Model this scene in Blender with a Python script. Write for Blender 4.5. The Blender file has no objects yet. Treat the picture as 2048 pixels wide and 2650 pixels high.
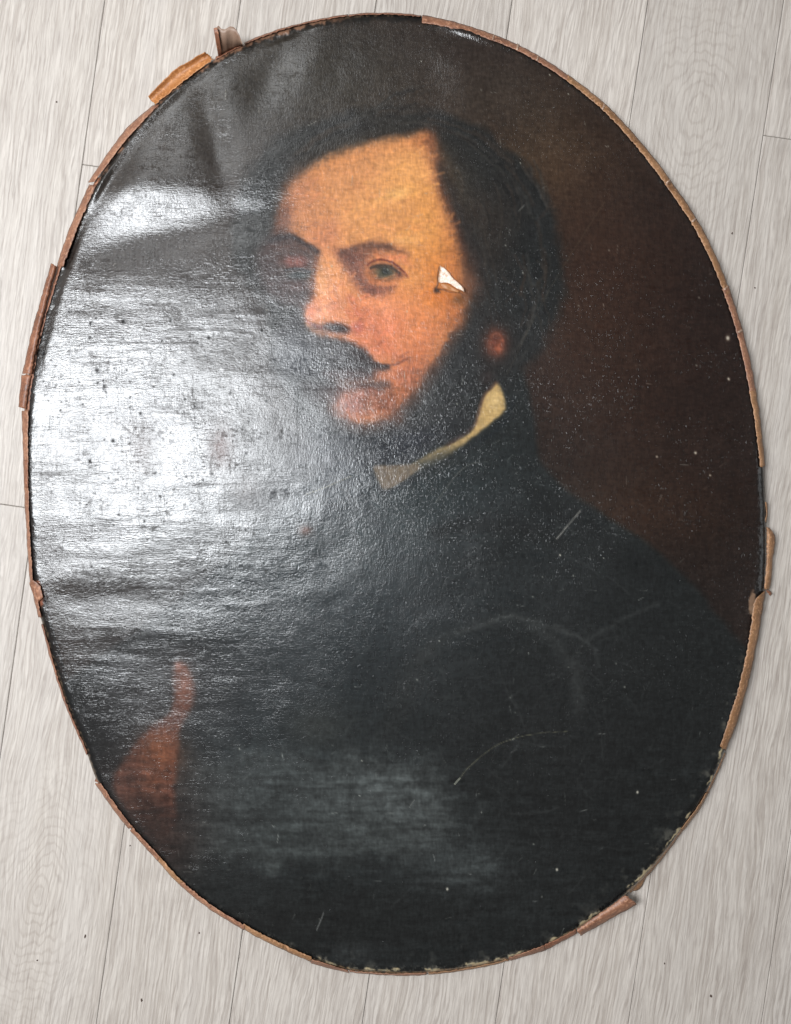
import bpy, math, random
import numpy as np
from mathutils import Vector, Matrix
random.seed(7); rng = np.random.default_rng(7)
C = bpy.context.scene.collection
sc = bpy.context.scene

# ------------------------------------------------------------------ camera
W, H = 2048.0, 2650.0
CAM_H = 1.05
FPX = 2313.0 * CAM_H
TILT = math.radians(-1.1)
cam_d = bpy.data.cameras.new('camera'); cam = bpy.data.objects.new('camera', cam_d); C.objects.link(cam)
cam.location = (0, 0, CAM_H); cam.rotation_euler = (TILT, 0, 0)
cam_d.sensor_fit = 'VERTICAL'; cam_d.sensor_height = 36; cam_d.lens = 36 * FPX / H
cam_d.clip_start = .01; cam_d.clip_end = 50
sc.camera = cam

# ------------------------------------------------------------------ world and lamps
wd = bpy.data.worlds.new('World'); sc.world = wd; wd.use_nodes = True
bg = wd.node_tree.nodes['Background']
bg.inputs[0].default_value = (1.0, .95, .9, 1); bg.inputs[1].default_value = .14
def area(name, loc, aim, sx, sy, radiance, col):
    l = bpy.data.lights.new(name, 'AREA'); l.shape = 'RECTANGLE'; l.size = sx; l.size_y = sy
    l.energy = radiance * sx * sy * math.pi; l.color = col
    o = bpy.data.objects.new(name, l); C.objects.link(o); o.location = loc
    o.rotation_euler = (Vector(aim) - Vector(loc)).to_track_quat('-Z', 'Y').to_euler()
    return o
area('window_light', (-.97, .19, 2.2), (-.2, .1, 0), .66, 1.10, 43, (.93, .965, 1.0))
area('bright_wall_light', (-1.9, 1.0, 2.3), (0, .1, 0), 2.6, 2.6, .9, (1, .97, .93))
area('upper_sheen_light', (-.82, 1.52, 2.2), (-.2, .3, 0), .55, .80, 6, (.95, .98, 1.0))  # added dim lamp, placed to put grey sheens on the upper left canvas
area('far_window_light', (2.1, -.1, 1.2), (.3, 0, 0), .9, 1.0, 1.6, (.93, .97, 1.0))
sc.view_settings.view_transform = 'Standard'; sc.view_settings.look = 'None'
sc.view_settings.exposure = 0.0; sc.view_settings.gamma = 1

# ------------------------------------------------------------------ photo point -> point in the room at height z
ct, st = math.cos(TILT), math.sin(TILT)
def at(px, py, z=0.0):
    """numpy: picture position (2048 x 2650) to world x, y on the level z"""
    dx = (np.asarray(px, float) - W / 2) / FPX; dy = (H / 2 - np.asarray(py, float)) / FPX
    wy = dy * ct + st; wz = dy * st - ct            # rotate (dx, dy, -1) about X by TILT
    t = (z - CAM_H) / wz
    return dx * t, wy * t
def sm(e0, e1, x):
    t = np.clip((x - e0) / (e1 - e0), 0, 1); return t * t * (3 - 2 * t)

# numpy noise
def vnoise(x, y, seed):
    r = np.random.default_rng(seed); G = r.random((256, 256))
    xi = np.floor(x).astype(int); yi = np.floor(y).astype(int)
    fx = x - xi; fy = y - yi; fx = fx * fx * (3 - 2 * fx); fy = fy * fy * (3 - 2 * fy)
    a = G[yi & 255, xi & 255]; b = G[yi & 255, (xi + 1) & 255]
    c = G[(yi + 1) & 255, xi & 255]; d = G[(yi + 1) & 255, (xi + 1) & 255]
    return (a * (1 - fx) + b * fx) * (1 - fy) + (c * (1 - fx) + d * fx) * fy
def fbm(x, y, sx, sy, seed, octv=4):
    s = 0; a = 1; t = 0
    for k in range(octv):
        s = s + a * (vnoise(x / sx * 2 ** k + 17 * k, y / sy * 2 ** k + 31 * k, seed + k)); t += a; a *= .5
    return s / t * 2 - 1

# ------------------------------------------------------------------ mesh helpers
def link(name, me, mats, parent=None):
    o = bpy.data.objects.new(name, me); C.objects.link(o)
    for m in (mats if isinstance(mats, (list, tuple)) else [mats]): me.materials.append(m)
    if parent: o.parent = parent
    return o
def grid_mesh(name, X, Y, Z, smooth=True):
    n, m = X.shape
    me = bpy.data.meshes.new(name)
    me.vertices.add(n * m); me.vertices.foreach_set('co', np.stack([X, Y, Z], -1).astype(np.float32).ravel())
    idx = np.arange(n * m).reshape(n, m)
    q = np.stack([idx[:-1, :-1], idx[1:, :-1], idx[1:, 1:], idx[:-1, 1:]], -1).reshape(-1, 4)
    me.loops.add(q.size); me.loops.foreach_set('vertex_index', q.ravel().astype(np.int32))
    me.polygons.add(len(q)); me.polygons.foreach_set('loop_start', (np.arange(len(q)) * 4).astype(np.int32))
    if smooth: me.polygons.foreach_set('use_smooth', np.ones(len(q), bool))
    me.update(calc_edges=True); me.validate()
    return me

# ------------------------------------------------------------------ node helpers
def mat(name):
    m = bpy.data.materials.new(name); m.use_nodes = True
    nt = m.node_tree; p = nt.nodes['Principled BSDF']; return m, nt, p
class NB:
    def __init__(s, nt): s.nt = nt
    def n(s, t, **k):
        x = s.nt.nodes.new(t)
        for a, b in k.items(): setattr(x, a, b)
        return x
    def l(s, a, b): s.nt.links.new(a, b)
    def put(s, sock, v):
        if hasattr(v, 'is_output'): s.l(v, sock)
        else: sock.default_value = v
    def math(s, op, a, b=0.0, c=None, clamp=False):
        x = s.n('ShaderNodeMath', operation=op, use_clamp=clamp); s.put(x.inputs[0], a); s.put(x.inputs[1], b)
        if c is not None: s.put(x.inputs[2], c)
        return x.outputs[0]
    def mapping(s, vec, scale=(1, 1, 1), rot=(0, 0, 0), loc=(0, 0, 0)):
        x = s.n('ShaderNodeMapping'); s.l(vec, x.inputs[0]); x.inputs['Scale'].default_value = scale
        x.inputs['Rotation'].default_value = rot; x.inputs['Location'].default_value = loc
        return x.outputs[0]
    def noise(s, vec, scale=1, detail=3, rough=.5, dist=0):
        x = s.n('ShaderNodeTexNoise'); s.l(vec, x.inputs['Vector']); x.inputs['Scale'].default_value = scale
        x.inputs['Detail'].default_value = detail; x.inputs['Roughness'].default_value = rough
        x.inputs['Distortion'].default_value = dist
        return x.outputs['Fac']
    def ramp(s, f, stops):
        x = s.n('ShaderNodeValToRGB'); s.l(f, x.inputs[0]); e = x.color_ramp.elements
        while len(e) < len(stops): e.new(.5)
        for i, (p, c) in enumerate(stops):
            e[i].position = p; e[i].color = c if len(c) == 4 else (*c, 1)
        return x.outputs[0]
    def rng(s, f, a, b, c, d):
        x = s.n('ShaderNodeMapRange'); s.l(f, x.inputs[0])
        for i, v in enumerate((a, b, c, d)): x.inputs[i + 1].default_value = v
        return x.outputs[0]
    def mix(s, f, a, b, mode='MIX'):
        x = s.n('ShaderNodeMix', data_type='RGBA', blend_type=mode); s.put(x.inputs[0], f)
        for i, v in ((6, a), (7, b)):
            if hasattr(v, 'is_output'): s.l(v, x.inputs[i])
            else: x.inputs[i].default_value = (*v, 1)
        return x.outputs[2]
    def sep(s, v):
        x = s.n('ShaderNodeSeparateXYZ'); s.l(v, x.inputs[0]); return x.outputs
    def comb(s, a, b, c):
        x = s.n('ShaderNodeCombineXYZ'); s.put(x.inputs[0], a); s.put(x.inputs[1], b); s.put(x.inputs[2], c); return x.outputs[0]
    def bump(s, h, strength, dist, normal=None):
        x = s.n('ShaderNodeBump'); s.l(h, x.inputs['Height']); x.inputs['Strength'].default_value = strength
        x.inputs['Distance'].default_value = dist
        if normal is not None: s.l(normal, x.inputs['Normal'])
        return x.outputs[0]
    def attr(s, name, typ='GEOMETRY'):
        x = s.n('ShaderNodeAttribute', attribute_name=name, attribute_type=typ); return x

# ------------------------------------------------------------------ floor of laminate planks
def floor_material():
    m, nt, p = mat('pale_oak_laminate'); b = NB(nt)
    tc = b.n('ShaderNodeTexCoord').outputs['Object']
    rnd = b.n('ShaderNodeObjectInfo').outputs['Random']
    kx = b.attr('knot_x', 'OBJECT').outputs['Fac']; ky = b.attr('knot_y', 'OBJECT').outputs['Fac']; ka = b.attr('knot_a', 'OBJECT').outputs['Fac']
    off = b.math('MULTIPLY', rnd, 37.0)
    x, y, z = b.sep(tc)
    v = b.comb(x, y, off)
    # ring field: distance from the knot centre, long in the plank's direction, bent by noise
    nz = b.noise(b.mapping(v, (14, 3.2, 1)), 1, 3, .55)
    nz2 = b.noise(b.mapping(v, (55, 9, 1)), 1, 2, .5)
    dx = b.math('SUBTRACT', x, kx); dy = b.math('SUBTRACT', y, ky)
    dd = b.math('SQRT', b.math('ADD', b.math('MULTIPLY', dx, dx), b.math('MULTIPLY', b.math('MULTIPLY', dy, dy), .36)))
    ring = b.math('ADD', b.math('ADD', dd, b.math('MULTIPLY', nz, .085)), b.math('MULTIPLY', nz2, .010))
    rings = b.math('SINE', b.math('ADD', b.math('MULTIPLY', ring, 860.0), b.math('MULTIPLY', b.noise(b.mapping(v, (160, 70, 1)), 1, 3, .6), 5.0)))
    rfade = b.math('MULTIPLY', b.rng(dd, .035, .12, .85, 0), ka)
    strn = b.math('ADD', b.math('ADD', x, b.math('MULTIPLY', nz, .03)), b.math('MULTIPLY', nz2, .006))
    # straight grain: fine fibres of several widths
    sv = b.comb(b.math('MULTIPLY', strn, 1.0), y, off)
    g1 = b.noise(b.mapping(sv, (360, 13, 1)), 1, 4, .66)
    g2 = b.noise(b.mapping(sv, (700, 30, 1)), 1, 3, .6)
    g3 = b.noise(b.mapping(sv, (38, 1.6, 1)), 1, 3, .5)
    pores = b.noise(b.mapping(sv, (760, 34, 1)), 1, 2, .5)
    line = b.rng(g1, .38, .56, 0, 1); fine = b.rng(g2, .38, .60, 0, 1)
    rl = b.math('ADD', b.math('MULTIPLY', b.rng(rings, -1, -.3, 0, 1), .62), b.math('MULTIPLY', line, .38))
    grain = b.n('ShaderNodeMix', data_type='FLOAT'); b.l(rfade, grain.inputs[0]); b.l(line, grain.inputs[2]); b.l(rl, grain.inputs[3])
    gr = grain.outputs[0]
    light = (.458, .416, .374); dark = (.310, .270, .236)
    c = b.mix(b.math('ADD', .15, b.math('MULTIPLY', gr, .85)), dark, light)
    c = b.mix(b.math('MULTIPLY', b.math('SUBTRACT', 1, fine), .42), c, (.272, .236, .208))
    c = b.mix(b.rng(g3, .38, .70, 0, .36), c, (.460, .424, .392))
    c = b.mix(b.rng(pores, .56, .68, 0, .42), c, (.215, .185, .165))
    nz3 = b.noise(b.mapping(v, (95, 16, 1), loc=(4, 4, 0)), 1, 3, .6)
    cer = b.math('SINE', b.math('ADD', b.math('MULTIPLY', x, 1250.0), b.math('ADD', b.math('MULTIPLY', nz3, 15.0), b.math('MULTIPLY', nz, 34.0))))
    cg = b.rng(b.noise(b.mapping(sv, (60, 22, 1), loc=(8, 1, 0)), 1, 3, .6), .36, .60, 0, 1)
    c = b.mix(b.math('MULTIPLY', b.math('MULTIPLY', b.rng(cer, .25, .95, 0, .55), cg), b.math('SUBTRACT', 1.0, b.math('MULTIPLY', rfade, .6))), c, (.235, .200, .175))
    tone = b.rng(rnd, 0, 1, .92, 1.04)
    tn = b.n('ShaderNodeVectorMath', operation='SCALE'); b.l(c, tn.inputs[0]); b.l(tone, tn.inputs['Scale'])
    b.l(tn.outputs[0], p.inputs['Base Color'])
    b.l(b.rng(g1, .3, .7, .42, .54), p.inputs['Roughness'])
    hsum = b.math('ADD', gr, b.math('MULTIPLY', fine, .7))
    b.l(b.bump(hsum, .35, .0003), p.inputs['Normal'])
    p.inputs['Specular IOR Level'].default_value = .35
    return m
FM = floor_material()
m, nt, p = mat('joint_brown'); p.inputs['Base Color'].default_value = (.22, .19, .165, 1); p.inputs['Roughness'].default_value = .8; JM = m  # dark brown of the sheet seen through the plank joints

floor = bpy.data.objects.new('floor', None); C.objects.link(floor)
floor['kind'] = 'structure'; floor['label'] = 'pale grey oak laminate floor of long planks'
# joints measured in the picture: (x at the top edge, x at the bottom edge)
J = [(270, -93), (622, 252), (970, 598), (1321, 934), (1676, 1276), (2031, 1622), (2385, 1967)]
ang = []; 
for a, c in J:
    x0, y0 = at(a, 0); x1, y1 = at(c, H); ang.append(math.atan2(float(x0 - x1), float(y0 - y1)))
TH = float(np.mean(ang))                                # planks lean to the right going up
ca, sa = math.cos(TH), math.sin(TH)                     # plank axes: along = (sa, ca), across = (ca, -sa)
us = []
for a, c in J:
    x0, y0 = at(a, 0); x1, y1 = at(c, H); xm, ym = (x0 + x1) / 2, (y0 + y1) / 2
    us.append(float(xm * ca - ym * sa))
pitch = (us[-1] - us[0]) / 6; u_first = us[0]
floor.rotation_euler = (0, 0, -TH)
def plank(u0, u1, v0, v1, knot=None):
    g = .00025; be = .0007; zt = 0.0; zb = -.008
    x0, x1, y0, y1 = u0 + g, u1 - g, v0 + g, v1 - g
    cx, cy = (x0 + x1) / 2, (y0 + y1) / 2
    hx, hy = (x1 - x0) / 2, (y1 - y0) / 2
    V = []; 
    for (ex, z) in ((be, zt), (0, zt - be * .8), (0, zb)):
        V += [(-hx + ex, -hy + ex, z), (hx - ex, -hy + ex, z), (hx - ex, hy - ex, z), (-hx + ex, hy - ex, z)]
    F = [(0, 1, 2, 3)]
    for r in (0, 4):
        for k in range(4):
            k2 = (k + 1) % 4; F.append((r + k, r + 4 + k, r + 4 + k2, r + k2))
    me = bpy.data.meshes.new('floor_plank'); me.from_pydata(V, [], F); me.update()
    o = link('floor_plank', me, FM, floor); o.location = (cx, cy, 0)
    kx, ky, kk = knot if knot else (0, 0, 0)
    o['knot_x'] = float(kx - cx); o['knot_y'] = float(ky - cy); o['knot_a'] = float(kk)
    return o
def uv(px, py):
    x, y = at(px, py); return float(x * ca - y * sa), float(x * sa + y * ca)
# index of the strip -> end joints (picture positions), knots (picture positions)
ends = {-1: [(40, 1310)], 0: [(225, 427)], 6: [(2300, 1600)], 1: [(560, 1500)], 2: [(900, 900)], 3: [(1200, 1900)], 4: [(1500, 1300)], 5: [(2012, 355)]}
knots = {4: [(1800, 285)], 0: [(96, 2325)]}
for i in range(-3, 9):
    ua = u_first + pitch * i; ub = ua + pitch
    cuts = [-1.25]
    for e in ends.get(i, []): cuts.append(uv(*e)[1])
    if i not in ends: cuts.append(-.2 + .13 * ((i * 37) % 5))
    cuts.append(1.25); cuts.sort()
    for a, c in zip(cuts[:-1], cuts[1:]):
        kn = None
        for e in knots.get(i, []):
            ku, kv = uv(*e)
            if a < kv < c: kn = (ku, kv, 1.0)
        if kn is None: kn = (ua + .06, c - .3, 0.25 if i % 2 else 0.0)
        plank(ua, ub, a, c, kn)
me = bpy.data.meshes.new('underlay'); me.from_pydata([(-1.4, -1.4, -.0065), (1.4, -1.4, -.0065), (1.4, 1.4, -.0065), (-1.4, 1.4, -.0065)], [], [(0, 1, 2, 3)])
link('underlay', me, JM, floor)

# ------------------------------------------------------------------ the oval canvas
ROOT = bpy.data.objects.new('oval_painting', None); C.objects.link(ROOT)
ROOT['label'] = 'old oval oil portrait of a bearded man, torn brown paper edging, on pale floor'
ROOT['category'] = 'painting'
Z0 = .020
OUT = np.array([(995, 35), (1100, 43), (1213, 70), (1347, 121), (1456, 188), (1565, 273), (1650, 364), (1735, 473), (1808, 582), (1856, 679),
 (1893, 776), (1929, 898), (1953, 1019), (1970, 1140), (1979, 1262), (1982, 1371), (1980, 1480), (1974, 1560), (1950, 1690), (1915, 1830),
 (1873, 1952), (1829, 2050), (1765, 2144), (1674, 2262), (1620, 2316), (1491, 2407), (1412, 2450), (1321, 2481), (1236, 2500), (1103, 2518),
 (1000, 2519), (904, 2511), (804, 2484), (728, 2450), (625, 2396), (534, 2340), (467, 2285), (406, 2216), (336, 2140), (291, 2086), (250, 2020),
 (222, 1935), (184, 1852), (148, 1749), (118, 1640), (100, 1575), (84, 1506), (74, 1391), (68, 1300), (66, 1200), (68, 1080), (80, 971),
 (100, 870), (128, 770), (158, 675), (192, 588), (240, 485), (312, 373), (402, 268), (470, 205), (546, 158), (631, 114), (728, 77), (837, 50), (920, 38)], float)
ctr = np.array([1020., 1290.])
d = OUT - ctr; th = np.arctan2(d[:, 1], d[:, 0]); rr = np.hypot(d[:, 0], d[:, 1])
o_ = np.argsort(th); th = th[o_]; rr = rr[o_]
def rad(a):
    s = 0
    for k in (-1.2, -.4, .4, 1.2): s = s + np.interp(a + math.radians(k), th, rr, period=2 * math.pi)
    return s / 4
NU, NV = 720, 920
U, V = np.meshgrid(np.linspace(-1, 1, NU), np.linspace(-1, 1, NV), indexing='ij')
DX = U * np.sqrt(1 - V * V / 2); DY = V * np.sqrt(1 - U * U / 2)
A = 950.; Bx = 1240.
RR = np.hypot(DX, DY)                                   # 0..1
ANG = np.arctan2(DY * Bx, DX * A)
base_r = np.hypot(DX * A, DY * Bx); edge_r = base_r / np.maximum(RR, 1e-6)
Rout = rad(ANG)
PX = ctr[0] + np.cos(ANG) * Rout * RR; PY = ctr[1] + np.sin(ANG) * Rout * RR
EDGE = Rout * (1 - RR)                                   # rough distance from the edge in picture pixels
PXM = 1 / 2313.                                          # metres per picture pixel

# --- paint helpers (pigment colours as seen, sRGB 0-255)
N = PX.size
gl = np.ones(N)
px = PX.ravel(); py = PY.ravel(); edge = EDGE.ravel()
def lin(c):
    c = np.asarray(c, float) / 255; return np.where(c <= .04045, c / 12.92, ((c + .055) / 1.055) ** 2.4)
col = np.zeros((N, 3)); 
def blend(mask, c, a=1.0, sel=None):
    c = np.asarray(c, float)
    if sel is None: col[:] += (c - col) * (mask * a)[:, None]
    else: col[sel] += (c - col[sel]) * (mask * a)[:, None]
wx = fbm(px, py, 70, 70, 101, 4); wy = fbm(px, py, 70, 70, 202, 4)
fx = fbm(px, py, 16, 16, 301, 3); fy = fbm(px, py, 16, 16, 401, 3)
def spline(pts, closed=True, sub=5):
    P = np.array(pts, float); n = len(P); out = []
    rngi = range(n) if closed else range(n - 1)
    for i in rngi:
        if closed: p0, p1, p2, p3 = P[(i - 1) % n], P[i], P[(i + 1) % n], P[(i + 2) % n]
        else: p0, p1, p2, p3 = P[max(i - 1, 0)], P[i], P[i + 1], P[min(i + 2, n - 1)]
        for k in range(sub):
            t = k / sub
            out.append(.5 * ((2 * p1) + (-p0 + p2) * t + (2 * p0 - 5 * p1 + 4 * p2 - p3) * t * t + (-p0 + 3 * p1 - 3 * p2 + p3) * t ** 3))
    if not closed: out.append(P[-1])
    return np.array(out)
def sdf(P, X, Y, closed=True):
    n = len(P); dist = np.full(X.shape, 1e9); inside = np.zeros(X.shape, bool)
    for i in range(n if closed else n - 1):
        a = P[i]; b = P[(i + 1) % n]; e = b - a; L = e @ e + 1e-9
        t = np.clip(((X - a[0]) * e[0] + (Y - a[1]) * e[1]) / L, 0, 1)
        dist = np.minimum(dist, (X - a[0] - t * e[0]) ** 2 + (Y - a[1] - t * e[1]) ** 2)
        if closed:
            c = ((a[1] > Y) != (b[1] > Y)) & (X < (b[0] - a[0]) * (Y - a[1]) / (b[1] - a[1] + 1e-12) + a[0]); inside ^= c
    dist = np.sqrt(dist); return np.where(inside, -dist, dist) if closed else dist
def shape(pts, c, f=10, a=1.0, warp=0., fw=0., smooth=True):
    """feathered filled outline"""
    P = spline(pts) if smooth else np.array(pts, float)
    mg = f * 1.5 + warp + fw + 2
    s = np.where((px > P[:, 0].min() - mg) & (px < P[:, 0].max() + mg) & (py > P[:, 1].min() - mg) & (py < P[:, 1].max() + mg))[0]
    X = px[s] + wx[s] * warp + fx[s] * fw; Y = py[s] + wy[s] * warp + fy[s] * fw
    m = 1 - sm(-f, f, sdf(P, X, Y)); blend(m, c, a, s)
def stroke(pts, c, w, a=1.0, f=None, warp=0., fw=1.5):
    P = spline(pts, False); f = f or w
    ws = w if np.isscalar(w) else max(w); mg = ws + f * 1.5 + warp + fw + 2
    s = np.where((px > P[:, 0].min() - mg) & (px < P[:, 0].max() + mg) & (py > P[:, 1].min() - mg) & (py < P[:, 1].max() + mg))[0]
    X = px[s] + wx[s] * warp + fx[s] * fw; Y = py[s] + wy[s] * warp + fy[s] * fw
    m = 1 - sm(ws * .5 - f * .5, ws * .5 + f * .5, sdf(P, X, Y, False)); blend(m, c, a, s)
def gstroke(pts, w, v, a=.9, f=None, fw=1.5, warp=0.):
    P = spline(pts, False); f = f or w; mg = w + f * 1.5 + fw + warp + 2
    s = np.where((px > P[:, 0].min() - mg) & (px < P[:, 0].max() + mg) & (py > P[:, 1].min() - mg) & (py < P[:, 1].max() + mg))[0]
    X = px[s] + fx[s] * fw + wx[s] * warp; Y = py[s] + fy[s] * fw + wy[s] * warp
    m = 1 - sm(w * .5 - f * .5, w * .5 + f * .5, sdf(P, X, Y, False)); gl[s] += (v - gl[s]) * m * a
def gblob(x, y, rx, ry, v, a=.9, p=2.0):
    mg = max(rx, ry) * 2.4; s = np.where((abs(px - x) < mg) & (abs(py - y) < mg))[0]
    u = (px[s] - x + fx[s] * 1.5) / rx; w = (py[s] - y + fy[s] * 1.5) / ry
    gl[s] += (v - gl[s]) * np.exp(-(u * u + w * w) ** (p / 2)) * a
def blob(x, y, rx, ry, c, a=1.0, rot=0., p=2.0):
    mg = max(rx, ry) * 2.4
    s = np.where((abs(px - x) < mg) & (abs(py - y) < mg))[0]
    cr, sr = math.cos(rot), math.sin(rot); X = px[s] - x; Y = py[s] - y
    u = (X * cr + Y * sr) / rx; v = (-X * sr + Y * cr) / ry
    blend(np.exp(-(u * u + v * v) ** (p / 2)), c, a, s)

# ---- background
t = sm(300, 1700, px)[:, None]; tv = sm(0, 1300, py)[:, None]
col[:] = np.array([66, 58, 50]) * (1 - t) + np.array([50, 34, 27]) * t
col[:] = col * (1 - tv) + (col * .35 + np.array([44, 28, 22]) * .65) * tv
blob(850, 200, 330, 170, (70, 66, 58), .7)
blob(1700, 900, 300, 420, (42, 22, 16), .8)
blob(1500, 1050, 260, 330, (44, 25, 18), .6)
blob(1650, 1350, 300, 180, (48, 27, 17), .7)
blob(1450, 500, 220, 200, (54, 36, 27), .6)
blob(1400, 430, 200, 170, (92, 70, 48), .8); blob(1250, 230, 200, 90, (84, 70, 54), .6); blob(1550, 700, 200, 240, (76, 44, 26), .65); blob(1600, 1100, 200, 300, (68, 40, 24), .6); blob(1480, 900, 120, 260, (72, 48, 36), .65); blob(1600, 1330, 220, 90, (78, 44, 22), .75)
blob(1230, 170, 150, 150, (60, 50, 46), .5)
blob(420, 700, 260, 160, (50, 36, 30), .8)
blob(330, 1050, 330, 420, (58, 48, 44), .7)
m = fbm(px, py, 130, 130, 11, 4); col += (m * 7)[:, None] * np.array([1, .85, .75])
# ---- coat
shape([(1330, 950), (1365, 1010), (1390, 1100), (1400, 1190), (1480, 1270), (1590, 1350), (1690, 1420), (1790, 1510), (1880, 1620), (1990, 1760), (2100, 2100), (2000, 2700), (700, 2750), (0, 2500), (60, 1900), (330, 1650), (560, 1480), (700, 1330), (800, 1250), (900, 1180), (1100, 1100), (1250, 1000)], (35, 39, 39), 12, 1, 10)
blob(900, 1500, 480, 300, (46, 58, 64), .75)
blob(1050, 1320, 260, 140, (52, 66, 68), .6, -.4)
blob(620, 1850, 300, 260, (46, 54, 58), .7)
blob(1500, 2000, 420, 500, (32, 34, 34), .8)
blob(1300, 1420, 200, 60, (30, 34, 35), .6, -.5)
stroke([(1130, 1385), (1250, 1350), (1350, 1370), (1450, 1400)], (24, 27, 28), 40, .6, 40, 12)
stroke([(1390, 1290), (1480, 1330), (1580, 1430), (1700, 1480)], (24, 27, 28), 50, .5, 60, 12)
stroke([(880, 1240), (960, 1330), (1030, 1440)], (40, 50, 56), 30, .5, 30, 10)
stroke([(1090, 1700), (1230, 1610), (1380, 1620), (1480, 1720), (1500, 1830)], (74, 76, 74), 24, .5, 40, 14, 6)
stroke([(1180, 1640), (1330, 1600), (1500, 1650)], (84, 86, 84), 8, .5, 16, 10, 6)
stroke([(1520, 1650), (1640, 1590), (1700, 1560)], (82, 84, 82), 8, .5, 18, 10, 6)
stroke([(1440, 1620), (1530, 1670), (1545, 1720)], (84, 86, 84), 8, .45, 14, 10, 6)
stroke([(1010, 1900), (1050, 1780), (1110, 1690)], (42, 45, 44), 50, .5, 50, 14, 6)
shape([(470, 1960), (700, 1925), (930, 1945), (1080, 1985), (1160, 2040), (1200, 2110), (1190, 2170), (1120, 2215), (860, 2240), (500, 2230), (450, 2100)], (86, 90, 88), 46, .58, 60, 22)
blob(1010, 2060, 170, 90, (98, 103, 102), .5)
blob(1200, 2240, 130, 80, (92, 98, 97), .6)
blob(900, 2470, 60, 35, (80, 84, 84), .5)
blob(820, 1880, 90, 60, (66, 68, 62), .5)
blob(700, 2390, 500, 80, (28, 29, 28), .6)
# lower left: cuff shadow and hand
blob(330, 2080, 170, 230, (56, 44, 40), .85)
blob(420, 1760, 200, 130, (50, 44, 44), .7)
hand = [(452, 1722), (470, 1713), (488, 1730), (503, 1770), (505, 1800), (494, 1838), (474, 1872), (464, 1900), (462, 1960), (452, 2030), (452, 2070), (456, 2130), (420, 2160), (350, 2120), (300, 2060), (292, 2015), (312, 1985), (328, 1955), (350, 1920), (398, 1878), (434, 1850), (450, 1800), (448, 1760)]
shape(hand, (104, 64, 50), 11, .96, 4, 2)
blob(478, 1775, 22, 55, (132, 84, 66), .75); blob(415, 1945, 52, 60, (138, 82, 54), .8, -.5); blob(400, 2020, 40, 40, (120, 72, 50), .6)
blob(460, 1722, 12, 12, (170, 120, 105), .5)
stroke([(392, 1885), (430, 1870), (470, 1862)], (96, 52, 40), 10, .55, 14)
blob(350, 2140, 110, 80, (58, 42, 36), .8); blob(420, 2190, 70, 90, (62, 44, 38), .75)
blob(250, 1890, 90, 90, (34, 33, 34), .8)
# reddish touches under the glare
blob(570, 1160, 34, 60, (120, 66, 54), .7); blob(365, 1165, 40, 70, (96, 66, 54), .6); blob(640, 1270, 50, 40, (92, 62, 52), .6)
blob(790, 1372, 18, 14, (150, 80, 55), .7)
# ---- hair
shape([(612, 690), (600, 620), (606, 560), (625, 490), (665, 415), (735, 350), (840, 305), (960, 282), (1070, 280), (1170, 305), (1260, 350), (1340, 415), (1405, 505), (1445, 600), (1462, 700), (1448, 800), (1412, 885), (1362, 950), (1320, 985), (1290, 1030), (1235, 1100), (1150, 1150), (1030, 1190), (900, 1190), (800, 1130), (740, 1010), (700, 900), (690, 800)], (38, 40, 40), 20, .97, 18, 8)
blob(1290, 620, 60, 140, (58, 46, 38), .55, .2); blob(1240, 560, 40, 60, (64, 48, 38), .5)
blob(1380, 700, 60, 150, (32, 36, 37), .7); blob(980, 310, 130, 22, (66, 60, 54), .5, -.08)
blob(700, 520, 60, 80, (36, 38, 40), .8)
for k in range(60):       # locks of hair
    a0 = rng.uniform(-2.7, .5); r0 = rng.uniform(.80, 1.02)
    pts = []
    for q in range(4):
        a = a0 + q * .11; pts.append((1040 + 395 * r0 * math.cos(a), 690 + 400 * r0 * math.sin(a)))
    stroke(pts, rng.choice([[78, 74, 68], [22, 23, 24], [70, 56, 46]]), rng.uniform(3, 10), .45, 8, 8, 4)
for k in range(70):       # strands falling beside the face
    x = rng.uniform(1150, 1420); y = rng.uniform(380, 820); L = rng.uniform(60, 170)
    stroke([(x, y), (x + rng.normal(18, 8), y + L * .5), (x + rng.normal(16, 16), y + L)], rng.choice([[84, 74, 64], [24, 25, 26], [78, 58, 46], [64, 66, 66]]), rng.uniform(2, 8), .35, 7, 8, 4)
for k in range(40):
    x = rng.uniform(650, 1060); y = 470 - (x - 640) * .42 + rng.uniform(-60, 10) ; L = rng.uniform(50, 120)
    stroke([(x, y), (x + L * .5, y - L * .28), (x + L, y - L * .45)], rng.choice([[70, 70, 68], [22, 23, 25]]), rng.uniform(2, 7), .3, 7, 8, 4)
# shirt and stock under the beard
blob(1060, 1140, 110, 70, (40, 46, 62), .6, -.5); blob(850, 1180, 130, 90, (50, 60, 76), .6); blob(760, 1290, 150, 60, (44, 54, 66), .5)
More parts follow.
